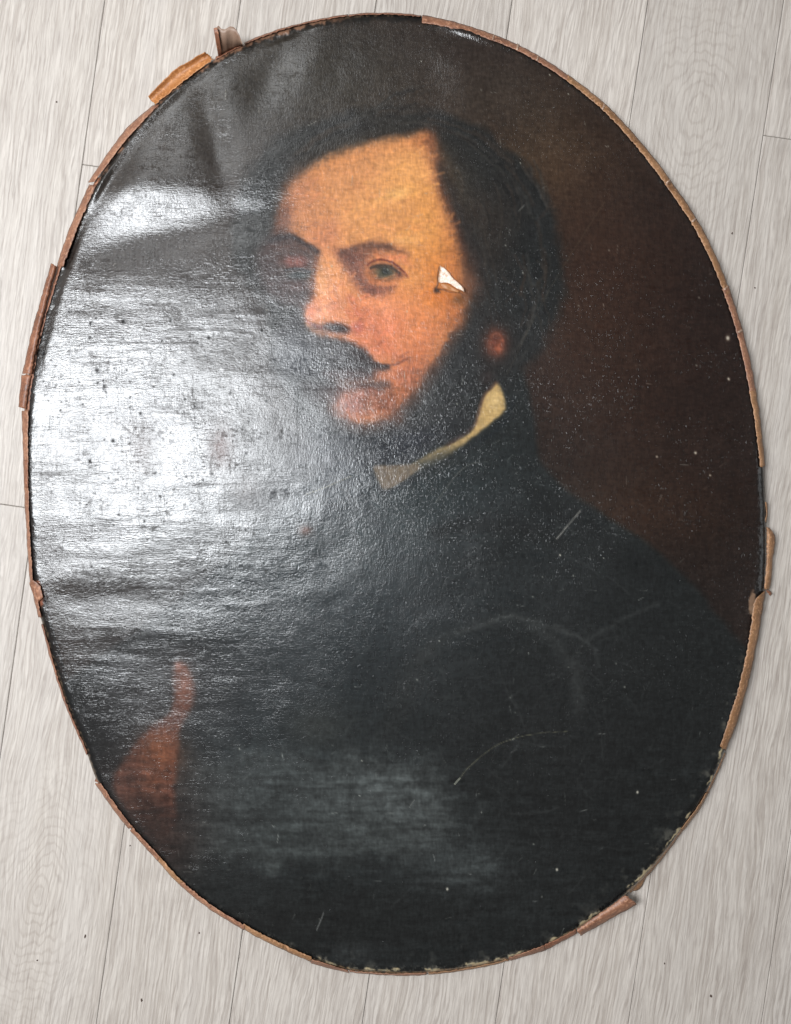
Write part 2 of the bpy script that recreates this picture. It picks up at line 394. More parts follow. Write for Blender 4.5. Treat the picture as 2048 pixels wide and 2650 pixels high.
# ---- face
face = [(716, 580), (728, 540), (745, 500), (775, 460), (830, 420), (900, 388), (985, 365), (1050, 356), (1100, 348), (1117, 378), (1124, 430), (1142, 480), (1158, 540), (1178, 610), (1205, 680), (1216, 740), (1210, 800), (1188, 850), (1150, 905), (1112, 960), (1075, 1015), (1046, 1052), (1000, 1088), (935, 1098), (885, 1082), (868, 1045), (880, 1012), (860, 960), (800, 900), (795, 860), (785, 815), (800, 770), (790, 740), (730, 700), (712, 640)]
shape(face, (188, 120, 72), 20, 1, 8, 4)
skin = lambda x, y, rx, ry, c, a, rot=0: blob(x, y, rx, ry, c, a, rot)
skin(960, 540, 170, 120, (205, 142, 84), .8, -.2); skin(1040, 470, 90, 70, (212, 148, 84), .6); skin(900, 470, 110, 60, (190, 128, 82), .7, -.4)
skin(1100, 640, 60, 140, (206, 138, 72), .8); skin(880, 700, 35, 120, (218, 148, 92), .8, -.05); skin(850, 770, 38, 60, (214, 138, 96), .6)
skin(1000, 830, 110, 80, (206, 116, 80), .85); skin(1080, 760, 90, 60, (206, 130, 74), .7); skin(1130, 700, 50, 80, (196, 116, 52), .7)
skin(960, 900, 90, 40, (200, 114, 80), .8); skin(1090, 880, 50, 80, (196, 112, 66), .7, .4); skin(1050, 980, 50, 60, (176, 98, 60), .8, .5)
skin(1170, 810, 40, 60, (172, 96, 52), .7); skin(1060, 950, 40, 60, (184, 104, 66), .6, .5)
skin(1125, 400, 22, 60, (140, 84, 54), .6, -.2); skin(1090, 365, 30, 18, (150, 84, 50), .5)
skin(1030, 500, 40, 16, (232, 176, 104), .6, -.3); skin(1050, 620, 40, 14, (226, 166, 96), .5); skin(800, 560, 60, 80, (176, 112, 72), .6)
skin(830, 620, 40, 40, (190, 118, 84), .6)
# shaded far side of the forehead and temple
skin(735, 560, 26, 70, (110, 66, 50), .8, .25); skin(725, 620, 34, 34, (84, 54, 48), .8)
shape([(745, 430), (712, 500), (700, 570), (690, 640), (640, 640), (640, 520), (690, 430)], (36, 38, 38), 16, .95, 4, 3)
# edge of the hair along the right temple
stroke([(1108, 352), (1122, 420), (1146, 500), (1172, 580), (1204, 670)], (132, 80, 54), 26, .6, 34, 7, 4)
stroke([(1130, 400), (1150, 480), (1176, 560), (1206, 650)], (84, 52, 44), 12, .5, 16, 8, 4)
stroke([(1146, 430), (1172, 500), (1200, 580), (1230, 670), (1240, 760)], (50, 42, 40), 24, .7, 30, 8, 5)
skin(1215, 700, 26, 46, (80, 56, 46), .7)
# far eye
shape([(690, 615), (750, 612), (806, 642), (824, 664), (816, 700), (806, 735), (802, 772), (784, 795), (735, 790), (680, 750), (660, 670)], (82, 64, 62), 22, .9, 6, 3)
shape([(740, 664), (770, 660), (790, 672), (786, 694), (750, 692), (738, 680)], (122, 68, 60), 10, .75, 3, 2)
stroke([(700, 622), (745, 612), (790, 632), (820, 652)], (44, 36, 42), 14, .75, 16, 3, 3)
stroke([(738, 698), (770, 694), (800, 704)], (58, 38, 42), 4, .8, 5)
blob(772, 712, 30, 11, (56, 70, 70), .95); blob(768, 712, 10, 8, (20, 26, 26), .7); blob(770, 740, 40, 14, (104, 74, 70), .6); stroke([(738, 700), (765, 694), (802, 704)], (36, 34, 38), 5, .8, 6); blob(765, 676, 34, 9, (142, 86, 74), .7); blob(750, 640, 50, 10, (110, 74, 62), .4)
# near brow and socket
shape([(864, 650), (900, 646), (960, 652), (960, 676), (946, 700), (952, 722), (985, 738), (1012, 738), (1014, 752), (985, 768), (948, 760), (912, 732), (886, 694)], (132, 82, 68), 20, .75, 5, 4)
shape([(876, 650), (915, 634), (964, 624), (1004, 628), (1050, 648), (1056, 660), (1010, 652), (966, 656), (930, 668), (900, 672)], (116, 72, 58), 14, .7, 5, 3)
stroke([(884, 652), (925, 638), (970, 632), (1010, 638)], (78, 54, 50), 10, .45, 18, 4, 4)
blob(912, 676, 26, 20, (104, 66, 60), .5, .7); blob(932, 715, 18, 26, (112, 70, 62), .4, -.35); blob(962, 754, 30, 12, (100, 62, 64), .5, .2)
skin(1000, 664, 44, 9, (196, 112, 76), .7, .12); skin(1045, 676, 26, 9, (196, 116, 78), .6, .5)
shape([(950, 702), (964, 684), (992, 675), (1020, 684), (1046, 706), (1050, 716), (1022, 726), (985, 732), (958, 724)], (156, 92, 62), 7, .85, 0, 1)
stroke([(952, 686), (970, 674), (994, 671), (1022, 682), (1042, 700), (1056, 716)], (112, 44, 38), 5, .8, 7, 0, 2)
stroke([(962, 694), (985, 686), (1012, 691), (1036, 708)], (52, 36, 36), 6, .75, 7, 0, 2)
blob(996, 704, 29, 18, (96, 94, 72), .95, .1, 3); blob(998, 702, 11, 10, (40, 44, 42), .85, 0, 3); blob(990, 692, 26, 5, (58, 50, 44), .6, .1); blob(1012, 708, 8, 7, (76, 80, 68), .4); blob(984, 712, 8, 6, (82, 86, 72), .5)
blob(966, 712, 10, 8, (170, 108, 70), .7); blob(1036, 712, 10, 7, (104, 58, 48), .8)
blob(1003, 697, 3, 3, (150, 156, 140), .6)
stroke([(955, 728), (985, 735), (1020, 731), (1046, 720)], (190, 112, 74), 5, .6, 8, 0, 2)
stroke([(958, 740), (992, 746), (1028, 738)], (126, 72, 58), 5, .5, 9, 0, 2)
skin(1068, 722, 30, 20, (206, 138, 78), .5)
# nose
stroke([(820, 668), (814, 705), (807, 745), (808, 772)], (110, 66, 54), 10, .6, 12)
skin(812, 806, 26, 22, (202, 118, 92), .8); skin(842, 800, 34, 30, (218, 142, 104), .7); skin(822, 815, 8, 10, (236, 176, 140), .5)
stroke([(905, 770), (925, 810), (936, 845)], (172, 88, 66), 16, .6, 20); skin(925, 850, 16, 16, (158, 74, 60), .7)
stroke([(898, 800), (915, 830), (910, 850)], (182, 92, 72), 10, .5, 12)
shape([(808, 838), (830, 840), (850, 832), (880, 835), (905, 848), (898, 862), (868, 862), (840, 858), (812, 852)], (84, 56, 54), 11, .75, 2, 1)
blob(872, 849, 24, 9, (40, 34, 40), .9, .1)
stroke([(788, 824), (806, 838), (834, 846)], (150, 72, 62), 7, .6, 8)
skin(1000, 790, 60, 26, (222, 140, 98), .6, .15); skin(1075, 830, 30, 70, (204, 122, 70), .5, .3)
stroke([(940, 800), (962, 850), (1000, 900), (1040, 925)], (186, 102, 72), 16, .4, 24, 4, 3)
skin(835, 740, 14, 60, (232, 166, 112), .5, -.1); skin(868, 790, 12, 26, (196, 118, 84), .5); skin(893, 770, 14, 60, (190, 118, 78), .5, -.2)
skin(900, 600, 40, 26, (196, 130, 80), .6); skin(860, 600, 22, 40, (176, 110, 78), .6); skin(1110, 560, 24, 80, (196, 132, 66), .5, -.2); skin(1060, 430, 60, 50, (220, 156, 92), .5)
skin(780, 490, 40, 50, (170, 112, 80), .7, .6); skin(1175, 690, 22, 60, (164, 96, 52), .6, -.2); skin(1150, 740, 30, 40, (186, 108, 48), .6); skin(1120, 770, 24, 30, (206, 116, 44), .5)
# moustache and mouth
shape([(765, 800), (792, 846), (831, 868), (885, 880), (930, 898), (958, 922), (976, 942), (1000, 950), (985, 966), (930, 985), (860, 985), (800, 975), (740, 960), (700, 900)], (56, 52, 55), 14, .95, 6, 4)
blob(770, 930, 70, 60, (48, 54, 66), .7); blob(890, 920, 60, 30, (58, 54, 58), .5, .5)
shape([(835, 962), (880, 958), (940, 960), (985, 968), (975, 985), (920, 990), (860, 986)], (92, 58, 56), 12, .5, 3, 2)
shape([(968, 954), (1010, 950), (1046, 944), (1060, 960), (1030, 985), (985, 992)], (176, 102, 68), 12, .6, 3, 2)
stroke([(960, 934), (980, 943), (1010, 946), (1036, 938), (1054, 928)], (110, 60, 50), 5, .7, 8, 0, 2)
stroke([(900, 905), (940, 930), (975, 946), (1006, 950)], (58, 46, 46), 12, .8, 14, 3, 3)
shape([(780, 985), (860, 992), (950, 985), (1000, 990), (1010, 1004), (960, 1014), (900, 1014), (860, 1040), (800, 1040)], (58, 50, 52), 16, .9, 5, 3)
# chin
skin(918, 1046, 56, 44, (150, 88, 72), .9); skin(1000, 1045, 56, 44, (134, 76, 54), .85, .3); skin(900, 1044, 22, 24, (164, 104, 90), .5); skin(1070, 985, 40, 60, (158, 88, 56), .7, .5)
skin(960, 1015, 36, 14, (136, 82, 66), .6)
stroke([(880, 1096), (940, 1112), (1010, 1098), (1070, 1040), (1130, 950), (1180, 870)], (52, 48, 48), 24, .8, 26, 6, 4)
stroke([(1222, 745), (1190, 840), (1135, 930), (1085, 1005), (1040, 1070)], (128, 78, 52), 40, .6, 60, 6, 4)
stroke([(870, 1060), (900, 1092), (960, 1104), (1030, 1080)], (112, 76, 64), 22, .6, 40, 6, 4)
blob(905, 1040, 60, 46, (140, 98, 86), .4)  # greyish haze painted over the chin
# broken paint handling over the lit skin: short soft touches
for k in range(260):
    x = rng.uniform(730, 1200); y = rng.uniform(370, 1080)
    i_ = int(np.argmin((px - x) ** 2 + (py - y) ** 2)); c_ = col[i_].copy()
    if c_[0] < 150: continue
    a_ = rng.uniform(-.9, .3); L = rng.uniform(14, 46); f_ = rng.choice([.88, .93, 1.06, 1.1])
    stroke([(x, y), (x + L * .5 * math.cos(a_) + rng.normal(0, 2), y + L * .5 * math.sin(a_)), (x + L * math.cos(a_), y + L * math.sin(a_) + rng.normal(0, 3))], c_ * f_ * np.array([1, rng.uniform(.96, 1.03), rng.uniform(.92, 1.06)]), rng.uniform(4, 9), .5, 7, 2, 2)
# sideburn and ear
shape([(1232, 760), (1250, 860), (1252, 930), (1230, 1010), (1150, 1090), (1060, 1110), (1062, 1060), (1120, 990), (1175, 900), (1206, 840)], (44, 46, 47), 26, .92, 10, 5)
blob(1281, 889, 42, 52, (74, 50, 42), .8, 0, 2); blob(1284, 887, 30, 38, (130, 70, 50), .92, .1, 3); blob(1291, 902, 12, 14, (176, 92, 60), .6); stroke([(1270, 872), (1282, 862), (1296, 868), (1303, 884)], (160, 88, 62), 5, .5, 8); blob(1281, 884, 7, 12, (104, 54, 42), .6, .3)
blob(1262, 980, 20, 26, (74, 52, 48), .5)
# collar
shape([(1287, 990), (1300, 1012), (1309, 1050), (1300, 1070), (1268, 1098), (1216, 1138), (1165, 1172), (1110, 1198), (1075, 1208), (1070, 1200), (1130, 1165), (1190, 1135), (1222, 1112), (1240, 1060), (1252, 1025), (1272, 1004)], (180, 148, 94), 7, .97, 2, 2)
blob(1140, 1182, 56, 22, (82, 78, 64), .85, -.45); blob(1090, 1204, 30, 14, (66, 68, 62), .8, -.4); blob(1282, 1040, 16, 22, (196, 166, 112), .7)
stroke([(1286, 990), (1255, 1020), (1238, 1070), (1222, 1108), (1160, 1150)], (84, 56, 50), 8, .6, 10)
shape([(966, 1208), (1005, 1203), (1085, 1204), (1068, 1228), (1027, 1258), (997, 1270), (981, 1256)], (116, 98, 78), 6, .93, 1, 1)
blob(1060, 1215, 30, 14, (112, 100, 82), .6)
stroke([(948, 1198), (966, 1230), (990, 1272), (1030, 1262), (1080, 1232), (1180, 1180), (1300, 1100), (1330, 1030)], (30, 38, 44), 12, .6, 14)

# ---- brushwork, thread grain, painted weave glints and age over the whole picture
lum = fbm(px, py, 22, 5, 51, 3) * .5 + fbm(px, py, 5, 24, 61, 3) * .5 + fbm(px, py, 7, 7, 71, 2) * .6
lum2 = fbm(px, py, 14, 3.2, 54, 2) * .6 + fbm(px, py, 3.2, 14, 64, 2) * .7 + fbm(px, py, 5, 5, 74, 1) * .3
br = sm(90, 150, col[:, 0])
col *= (1 + lum * .12 + lum2 * .13 * br)[:, None]
st_ = fbm(px, py, 90, 11, 98, 3) * .6 + fbm(px, py, 24, 20, 99, 3) * .5
col *= (1 + .42 * st_ * sm(1850, 2000, py))[:, None]
dk = 1 - sm(60, 120, col @ np.array([.3, .6, .1]))
weave_glint = fbm(px, py, 6, 6, 91, 2) * .7 + fbm(px, py, 16, 3.5, 95, 2) * .6 + fbm(px, py, 3.5, 16, 97, 2) * .6
col += (weave_glint * 13 * dk)[:, None] * np.array([.97, 1, 1])  # weave glints put into the dark pigment as fine flecks
for k in range(240):      # wiped and rubbed arcs in the old varnish over the coat
    cx_ = rng.uniform(850, 1650); cy_ = rng.uniform(1500, 2150); R_ = rng.uniform(60, 330); a0 = rng.uniform(0, 6.28); da = rng.uniform(.12, .5)
    pts = [(cx_ + R_ * math.cos(a0 + da * q / 3), cy_ + R_ * math.sin(a0 + da * q / 3)) for q in range(4)]
    if min(p_[0] for p_ in pts) < 760 or max(p_[0] for p_ in pts) > 1840 or max(p_[1] for p_ in pts) > 2350 or min(p_[1] for p_ in pts) < 1250: continue
    stroke(pts, (84, 86, 84), rng.uniform(1.5, 6), rng.uniform(.10, .32), 6, 4, 3)
# scuffs, scratches and painted glint specks
def scratch(pts, c=(150, 146, 132), w=1.6, a=.7): stroke(pts, c, w, a, 2.4, 0, 1.0)
scratch([(1468, 1893), (1380, 1900), (1290, 1927), (1220, 1980), (1190, 2015)], (150, 145, 112), 1.5, .6)
scratch([(1190, 2015), (1176, 2030)], (190, 190, 170), 2.2, .9)
scratch([(1502, 1322), (1470, 1360), (1441, 1394)], (165, 160, 150), 2.2, .8)
scratch([(1565, 522), (1440, 720), (1380, 830), (1312, 970)], (120, 106, 84), 1.6, .4)
scratch([(1230, 1196), (1190, 1220), (1128, 1300)], (118, 116, 108), 2.4, .6)
scratch([(1228, 1198), (1262, 1196)], (150, 146, 140), 2, .5)
scratch([(838, 2362), (820, 2408)], (150, 150, 146), 2.2, .7)
scratch([(910, 1232), (840, 1262), (790, 1280)], (176, 160, 120), 1.8, .6)
scratch([(720, 1600), (680, 1780), (650, 1960)], (80, 84, 84), 2, .3)
for k in range(260):  # short pale ticks: scratches that double as painted glints
    x = rng.uniform(250, 1900); y = rng.uniform(150, 2450); L = rng.uniform(4, 26) ** 1; a = rng.choice([math.pi / 2 + rng.normal(0, .12), rng.normal(-.75, .35), rng.normal(0, .1)])
    g = rng.uniform(110, 185); stroke([(x, y), (x + L * math.cos(a) * .5, y + L * math.sin(a) * .5 + rng.normal(0, 1)), (x + L * math.cos(a), y + L * math.sin(a))], (g, g, g * .95), 1.6, rng.uniform(.25, .6), 2, 0, .5)
for k in range(75):
    x = rng.uniform(200, 1900); y = rng.uniform(120, 2480); g = rng.uniform(110, 190); r_ = rng.uniform(1.2, 2.2)
    blob(x, y, r_, r_ * rng.uniform(.8, 1.5), (g, g, g * .93), .8)
for (x, y, r_) in [(1884, 875, 5), (1886, 981, 3), (1800, 1172, 3), (1838, 1230, 2), (1700, 1182, 2), (1450, 1437, 2), (1158, 2301, 3), (1442, 2251, 3), (1650, 2050, 3)]:
    blob(x, y, r_, r_ * 1.3, (205, 198, 180), .9)
for k in range(150):      # small losses in the varnish
    x = rng.uniform(110, 700); y = rng.uniform(790, 1480); a_ = rng.uniform(1.1, 3.0) * (1.6 if rng.random() < .15 else 1); b_ = a_ * rng.uniform(.6, 1.6)
    blob(x, y, a_, b_, (14, 11, 10), .95); gblob(x, y, a_ * 1.2, b_ * 1.2, 0, .95, 3)
for (x0, y0, x1, y1, w_, a_) in [(437, 852, 655, 859, 5, .7), (279, 884, 504, 888, 4, .8), (300, 905, 600, 912, 3, .5), (425, 1262, 620, 1252, 3, .6), (620, 1252, 746, 1246, 3, .6), (380, 1232, 640, 1238, 2, .4),
        (91, 1223, 158, 1224, 9, .7), (549, 1178, 549, 1228, 4, .8), (612, 1200, 613, 1236, 3, .6), (243, 1342, 340, 1345, 4, .8), (364, 1394, 449, 1391, 4, .6), (346, 1476, 534, 1479, 4, .5), (509, 1380, 613, 1378, 2, .6),
        (683, 1090, 684, 1180, 3, .6), (728, 1090, 729, 1180, 3, .6), (768, 1040, 770, 1250, 2.5, .6), (700, 1080, 770, 1082, 3, .6), (680, 1000, 730, 1000, 3, .7), (660, 1015, 700, 1030, 4, .6), (395, 1050, 430, 1056, 2, .5), (528, 905, 538, 940, 3, .7), (500, 1010, 501, 1035, 3, .7), (427, 1015, 428, 1030, 3, .8)]:
    gstroke([(x0, y0), ((x0 + x1) / 2 + rng.normal(0, 2), (y0 + y1) / 2 + rng.normal(0, 2)), (x1, y1)], w_, .1, a_, w_ * 1.4, 4, 2)
for k in range(420):      # fine cracks that follow the threads
    if rng.random() < .62: x = rng.uniform(90, 720); y = rng.choice([rng.normal(830, 90), rng.normal(1520, 90), rng.uniform(760, 1600)]); L = rng.uniform(15, 110); dx_, dy_ = L, rng.normal(0, L * .05)
    else: x = rng.uniform(90, 900); y = rng.uniform(760, 1500); L = rng.uniform(8, 50); dx_, dy_ = rng.normal(0, L * .06), L
    gstroke([(x, y), (x + dx_ * .5 + rng.normal(0, 1), y + dy_ * .5 + rng.normal(0, 1)), (x + dx_, y + dy_)], rng.uniform(1.2, 2.8), .1, rng.uniform(.25, .7), 2.4, 4)
for (x, y, rx_, ry_, v_) in [(570, 1150, 34, 60, .45), (380, 1160, 40, 70, .65), (640, 1285, 60, 34, .5), (540, 1060, 30, 20, .8), (700, 1180, 60, 120, .75), (800, 1372, 20, 20, .6), (420, 1420, 60, 26, .6)]:
    gblob(x, y, rx_, ry_, v_, .9, 2.5)
gl *= np.clip(1 - .20 * np.clip(fbm(px, py, 60, 60, 905, 4) + .1, 0, 1) - .55 * sm(.32, .6, fbm(px, py, 9, 7, 911, 2) * .6 + fbm(px, py, 120, 24, 921, 2) * .5), .05, 1)
# worn edge: flaked paint, dust, bare canvas
en = fbm(px, py, 14, 14, 501, 4); en2 = fbm(px, py, 5, 5, 601, 2)
angd = np.degrees(np.arctan2(py - ctr[1], px - ctr[0]))      # 0 right, 90 down, -90 up
def band(a0, a1, soft=6): return sm(a0 - soft, a0 + soft, angd) * (1 - sm(a1 - soft, a1 + soft, angd))
blend(sm(26, 4, edge + en * 12), (24, 26, 27), .75)
lowr = band(22, 100)
en3 = fbm(px, py, 26, 26, 651, 4); en4 = fbm(px, py, 9, 9, 661, 2)
blend(sm(.0, .5, en3 + en4 * .5) * sm(46, 8, edge + en * 22) * band(14, 60), (118, 114, 102), .75)
blend(sm(-.1, .45, en3 + en4 * .5) * sm(26, 6, edge + en * 12) * band(55, 104), (126, 118, 104), .75)
blend(sm(.2, .6, en3) * sm(95, 20, edge + en * 36) * band(40, 100), (84, 84, 78), .55)
blend(sm(4, 1.5, abs(edge - 7 + en * 7)) * sm(-.2, .2, en3) * band(20, 100), (196, 178, 140), .85)
blend(sm(7, 2, edge + en2 * 4) * band(50, 110), (158, 128, 96), .8)
blend(sm(16, 4, edge + en * 14 + en2 * 4) * band(-142, -96, 3), (150, 110, 86), .9)
blend(sm(7, 2, edge + en2 * 5) * band(-100, -88, 2), (120, 100, 80), .8)
blend(sm(8, 3, edge + en2 * 6) * band(130, 165), (140, 116, 92), .7)
blend(sm(.3, .5, en2) * sm(30, 8, edge + en * 10) * band(60, 130), (120, 118, 110), .5)
sel = (np.hypot((px - 98) / 16, (py - 1535) / 34) + en * .4); blend(sm(1.2, .9, sel), (158, 98, 74), .9)
sel = (np.hypot((px - 1948) / 9, (py - 1560) / 30) + en * .5); blend(sm(1.2, .8, sel), (150, 120, 96), .85)
# dark crease line just inside the left edge
blend(sm(3.5, 1, abs(edge - 22 + wx * 3)) * band(150, 181, 3), (10, 10, 11), .8); 
a2 = np.where(angd < 0, angd + 360, angd)
blend(sm(3.5, 1, abs(edge - 22 + wx * 3)) * sm(176, 182, a2) * (1 - sm(203, 208, a2)), (10, 10, 11), .8)
# hole around the tear
stroke([(1137, 692), (1133, 710), (1134, 735), (1128, 748), (1140, 757)], (60, 38, 26), 3, .8, 4)
stroke([(1128, 750), (1150, 750), (1165, 756), (1192, 758), (1198, 770)], (70, 42, 26), 3, .75, 4)
blob(1172, 745, 30, 14, (176, 104, 54), .7, .4)
blob(1152, 770, 40, 14, (190, 104, 44), .7, .15); blob(1188, 776, 20, 14, (120, 76, 40), .8); blob(1130, 752, 8, 7, (56, 34, 28), .8); blob(1215, 735, 18, 50, (120, 76, 52), .6)
col = np.clip(col, 4, 250)

# ---- relief of the slack canvas (metres)
def gb(x, y, rx, ry, h, rot=0.):
    cr, sr = math.cos(rot), math.sin(rot); X = px - x; Y = py - y
    u = (X * cr + Y * sr) / rx; v = (-X * sr + Y * cr) / ry; return h * np.exp(-(u * u + v * v))
hz = np.zeros(N)
hz += gb(310, 476, 190, 58, .0044, -.06)               # ripple whose lower slope shines
hz += gb(380, 612, 330, 66, -.0038, -.20)              # hollow below it, its far slope stays dark
hz += gb(90, 800, 90, 150, -.0020, .15)
hz += gb(610, 130, 45, 190, .0022, .45); hz += gb(720, 130, 42, 170, -.0022, .35); hz += gb(830, 100, 40, 130, .0012, .3)
hz += gb(400, 330, 45, 170, .0018, .55); hz += gb(540, 300, 42, 190, -.0030, -.25)
hz += gb(1210, 110, 70, 190, .0030, .05)
hz += gb(140, 1500, 220, 40, .0012, 0); hz += gb(250, 1620, 300, 50, .0012, .05)
hz += fbm(px, py, 420, 320, 801, 3) * .0016
hz += fbm(px, py, 260, 46, 811, 3) * .00026 * sm(1150, 350, px)
hz += fbm(px, py, 90, 14, 821, 2) * .00008 * sm(1100, 300, px) * sm(300, 700, py)
hz += fbm(px, py, 60, 60, 831, 3) * .00012
hz += fbm(px, py, 11, 8, 841, 2) * .00022 * np.exp(-(((px - 1010) / 60) ** 2 + ((py - 520) / 34) ** 2) ** 2)
hz += fbm(px, py, 12, 9, 851, 2) * .00018 * np.exp(-(((px - 1170) / 45) ** 2 + ((py - 790) / 40) ** 2) ** 2)
hz += (fbm(px, py, 10, 22, 861, 3) * .00035 + fbm(px, py, 5, 5, 871, 1) * .00012) * np.exp(-((edge - 16) / 12) ** 2) * (band(-6, 16) + .5)
roll = 20.0 + en * 5 + en2 * 3
r_ = np.clip(1 - edge / roll, 0, 1); zr = -(1 - np.sqrt(np.clip(1 - r_ ** 2, 0, 1))) * .0062
flat = sm(0, 120, edge) + .8 * np.exp(-((edge - 16) / 12) ** 2)
Zc = Z0 + hz * flat + zr
XW, YW = at(px, py, Z0 + zr)
me = grid_mesh('canvas', XW.reshape(NU, NV), YW.reshape(NU, NV), Zc.reshape(NU, NV))
ca_ = me.color_attributes.new('pigment', 'FLOAT_COLOR', 'POINT')
ca_.data.foreach_set('color', np.concatenate([pigment(col), np.ones((N, 1))], 1).astype(np.float32).ravel()) if False else None
def pigment(c):
    l = lin(c); y = (l @ np.array([.3, .6, .1]))[:, None]
    return l * (.32 + .40 * sm(.012, .24, y))
ca_.data.foreach_set('color', np.concatenate([pigment(col), np.ones((N, 1))], 1).astype(np.float32).ravel())

ga = me.attributes.new('gloss', 'FLOAT', 'POINT'); ga.data.foreach_set('value', gl.astype(np.float32))
def canvas_material():
    m, nt, p = mat('varnished_oil_paint'); b = NB(nt)
    tc = b.n('ShaderNodeTexCoord').outputs['Object']
    a = b.attr('pigment').outputs['Color']
    th_ = b.noise(b.mapping(tc, (160, 900, 1)), 1, 2, .5); tv_ = b.noise(b.mapping(tc, (900, 160, 1)), 1, 2, .5)
    iso = b.noise(b.mapping(tc, (420, 420, 1)), 1, 3, .6, .6)
    big = b.noise(b.mapping(tc, (60, 60, 1)), 1, 3, .5)
    where = b.noise(b.mapping(tc, (7, 5, 1)), 1, 2, .5)
    # where horizontal threads stand up more than vertical ones: left half
    x, y, z = b.sep(tc)
    wl = b.rng(x, -.25, .05, 1.0, .35)
    h = b.math('ADD', b.math('MULTIPLY', th_, wl), b.math('MULTIPLY', tv_, b.rng(x, -.3, .1, .45, .9)))
    h = b.math('ADD', h, b.math('MULTIPLY', iso, 1.1))
    # crackle: thin furrows along the threads
    c1 = b.noise(b.mapping(tc, (18, 260, 1)), 1, 3, .6); c2 = b.noise(b.mapping(tc, (330, 30, 1), loc=(3, 7, 0)), 1, 3, .6)
    f1 = b.rng(b.math('ABSOLUTE', b.math('SUBTRACT', c1, .5)), 0, .012, 1, 0)
    f2 = b.rng(b.math('ABSOLUTE', b.math('SUBTRACT', c2, .5)), 0, .012, 1, 0)
    gate = b.math('MULTIPLY', b.rng(b.noise(b.mapping(tc, (26, 26, 1), loc=(9, 2, 0)), 1, 4, .6), .40, .75, 0, 1), b.rng(x, -.18, -.02, 1, .0))
    cr = b.math('MULTIPLY', b.math('MAXIMUM', f1, f2), gate)
    vo = b.n('ShaderNodeTexVoronoi'); b.l(b.mapping(tc, (190, 190, 1)), vo.inputs['Vector']); vo.inputs['Scale'].default_value = 1
    pit = b.rng(vo.outputs['Distance'], .05, .16, 1, 0)
    pg = b.rng(b.noise(b.mapping(tc, (70, 70, 1), loc=(5, 5, 0)), 1, 2, .5), .60, .66, 0, 1)
    pit = b.math('MULTIPLY', pit, b.math('MULTIPLY', pg, b.rng(x, -.1, .05, 1, .12)))
    dark = b.math('MULTIPLY', b.math('MULTIPLY', cr, .3), 1.0)
    c = b.mix(dark, a, (.02, .015, .012))
    b.l(c, p.inputs['Base Color'])
    p.inputs['Roughness'].default_value = .62; p.inputs['Specular IOR Level'].default_value = .1
    hh = b.math('SUBTRACT', h, b.math('MULTIPLY', cr, .5))
    nib = b.noise(b.mapping(tc, (1000, 260, 1), loc=(1, 4, 0)), 1, 2, .5); nib2 = b.noise(b.mapping(tc, (480, 620, 1), loc=(6, 1, 0)), 1, 2, .5)
    nibs = b.math('ADD', b.rng(nib, .64, .82, 0, 1), b.rng(nib2, .68, .84, 0, 1))
    hh = b.math('ADD', hh, b.math('MULTIPLY', nibs, b.math('MULTIPLY', b.rng(x, -.25, -.02, .25, 1.15), b.rng(b.noise(b.mapping(tc, (9, 12, 1), loc=(2, 8, 0)), 1, 3, .6), .36, .62, .1, 1.0))))
    n1 = b.bump(hh, 1.0, .00014)
    n2 = b.bump(big, 1.0, .00035, n1)
    b.l(n2, p.inputs['Coat Normal']); b.l(n2, p.inputs['Normal'])
    b.l(b.attr('gloss').outputs['Fac'], p.inputs['Coat Weight']); p.inputs['Coat IOR'].default_value = 1.5
    b.l(b.rng(where, .35, .65, .12, .22), p.inputs['Coat Roughness'])
    return m
CM = canvas_material()
link('canvas', me, CM, ROOT)

# ------------------------------------------------------------------ turned-over canvas edge and wooden strainer under it
m, nt, p = mat('raw_wood'); b = NB(nt); tc = b.n('ShaderNodeTexCoord').outputs['Object']
b.l(b.ramp(b.noise(b.mapping(tc, (60, 60, 400)), 1, 4), [(.3, (.20, .12, .065)), (.7, (.36, .24, .14))]), p.inputs['Base Color']); p.inputs['Roughness'].default_value = .7
WM = m
m, nt, p = mat('bare_linen_edge'); b = NB(nt); tc = b.n('ShaderNodeTexCoord').outputs['Object']
b.l(b.ramp(b.noise(b.mapping(tc, (260, 260, 260)), 1, 4, .7), [(.35, (.05, .035, .028)), (.55, (.20, .13, .09)), (.75, (.34, .24, .17))]), p.inputs['Base Color']); p.inputs['Roughness'].default_value = .85
LM = m
TA = np.linspace(-math.pi, math.pi, 721)
def ring_pts(inset, z):
    r = rad(TA) - inset; return at(ctr[0] + np.cos(TA) * r, ctr[1] + np.sin(TA) * r, z) + (np.full(TA.shape, z),)
def ring(name, prof, mt):
    L = [ring_pts(i, z) for i, z in prof]
    me = grid_mesh(name, np.stack([l[0] for l in L]), np.stack([l[1] for l in L]), np.stack([l[2] for l in L]))
    return link(name, me, mt, ROOT)
ring('canvas_edge', [(0, Z0 - .0060), (4, .011), (8, .004), (9, .003)], LM)
ring('strainer', [(14, Z0 - .009), (12, .010), (14, .0008), (120, .0008), (120, Z0 - .0105), (14, Z0 - .009)], WM)

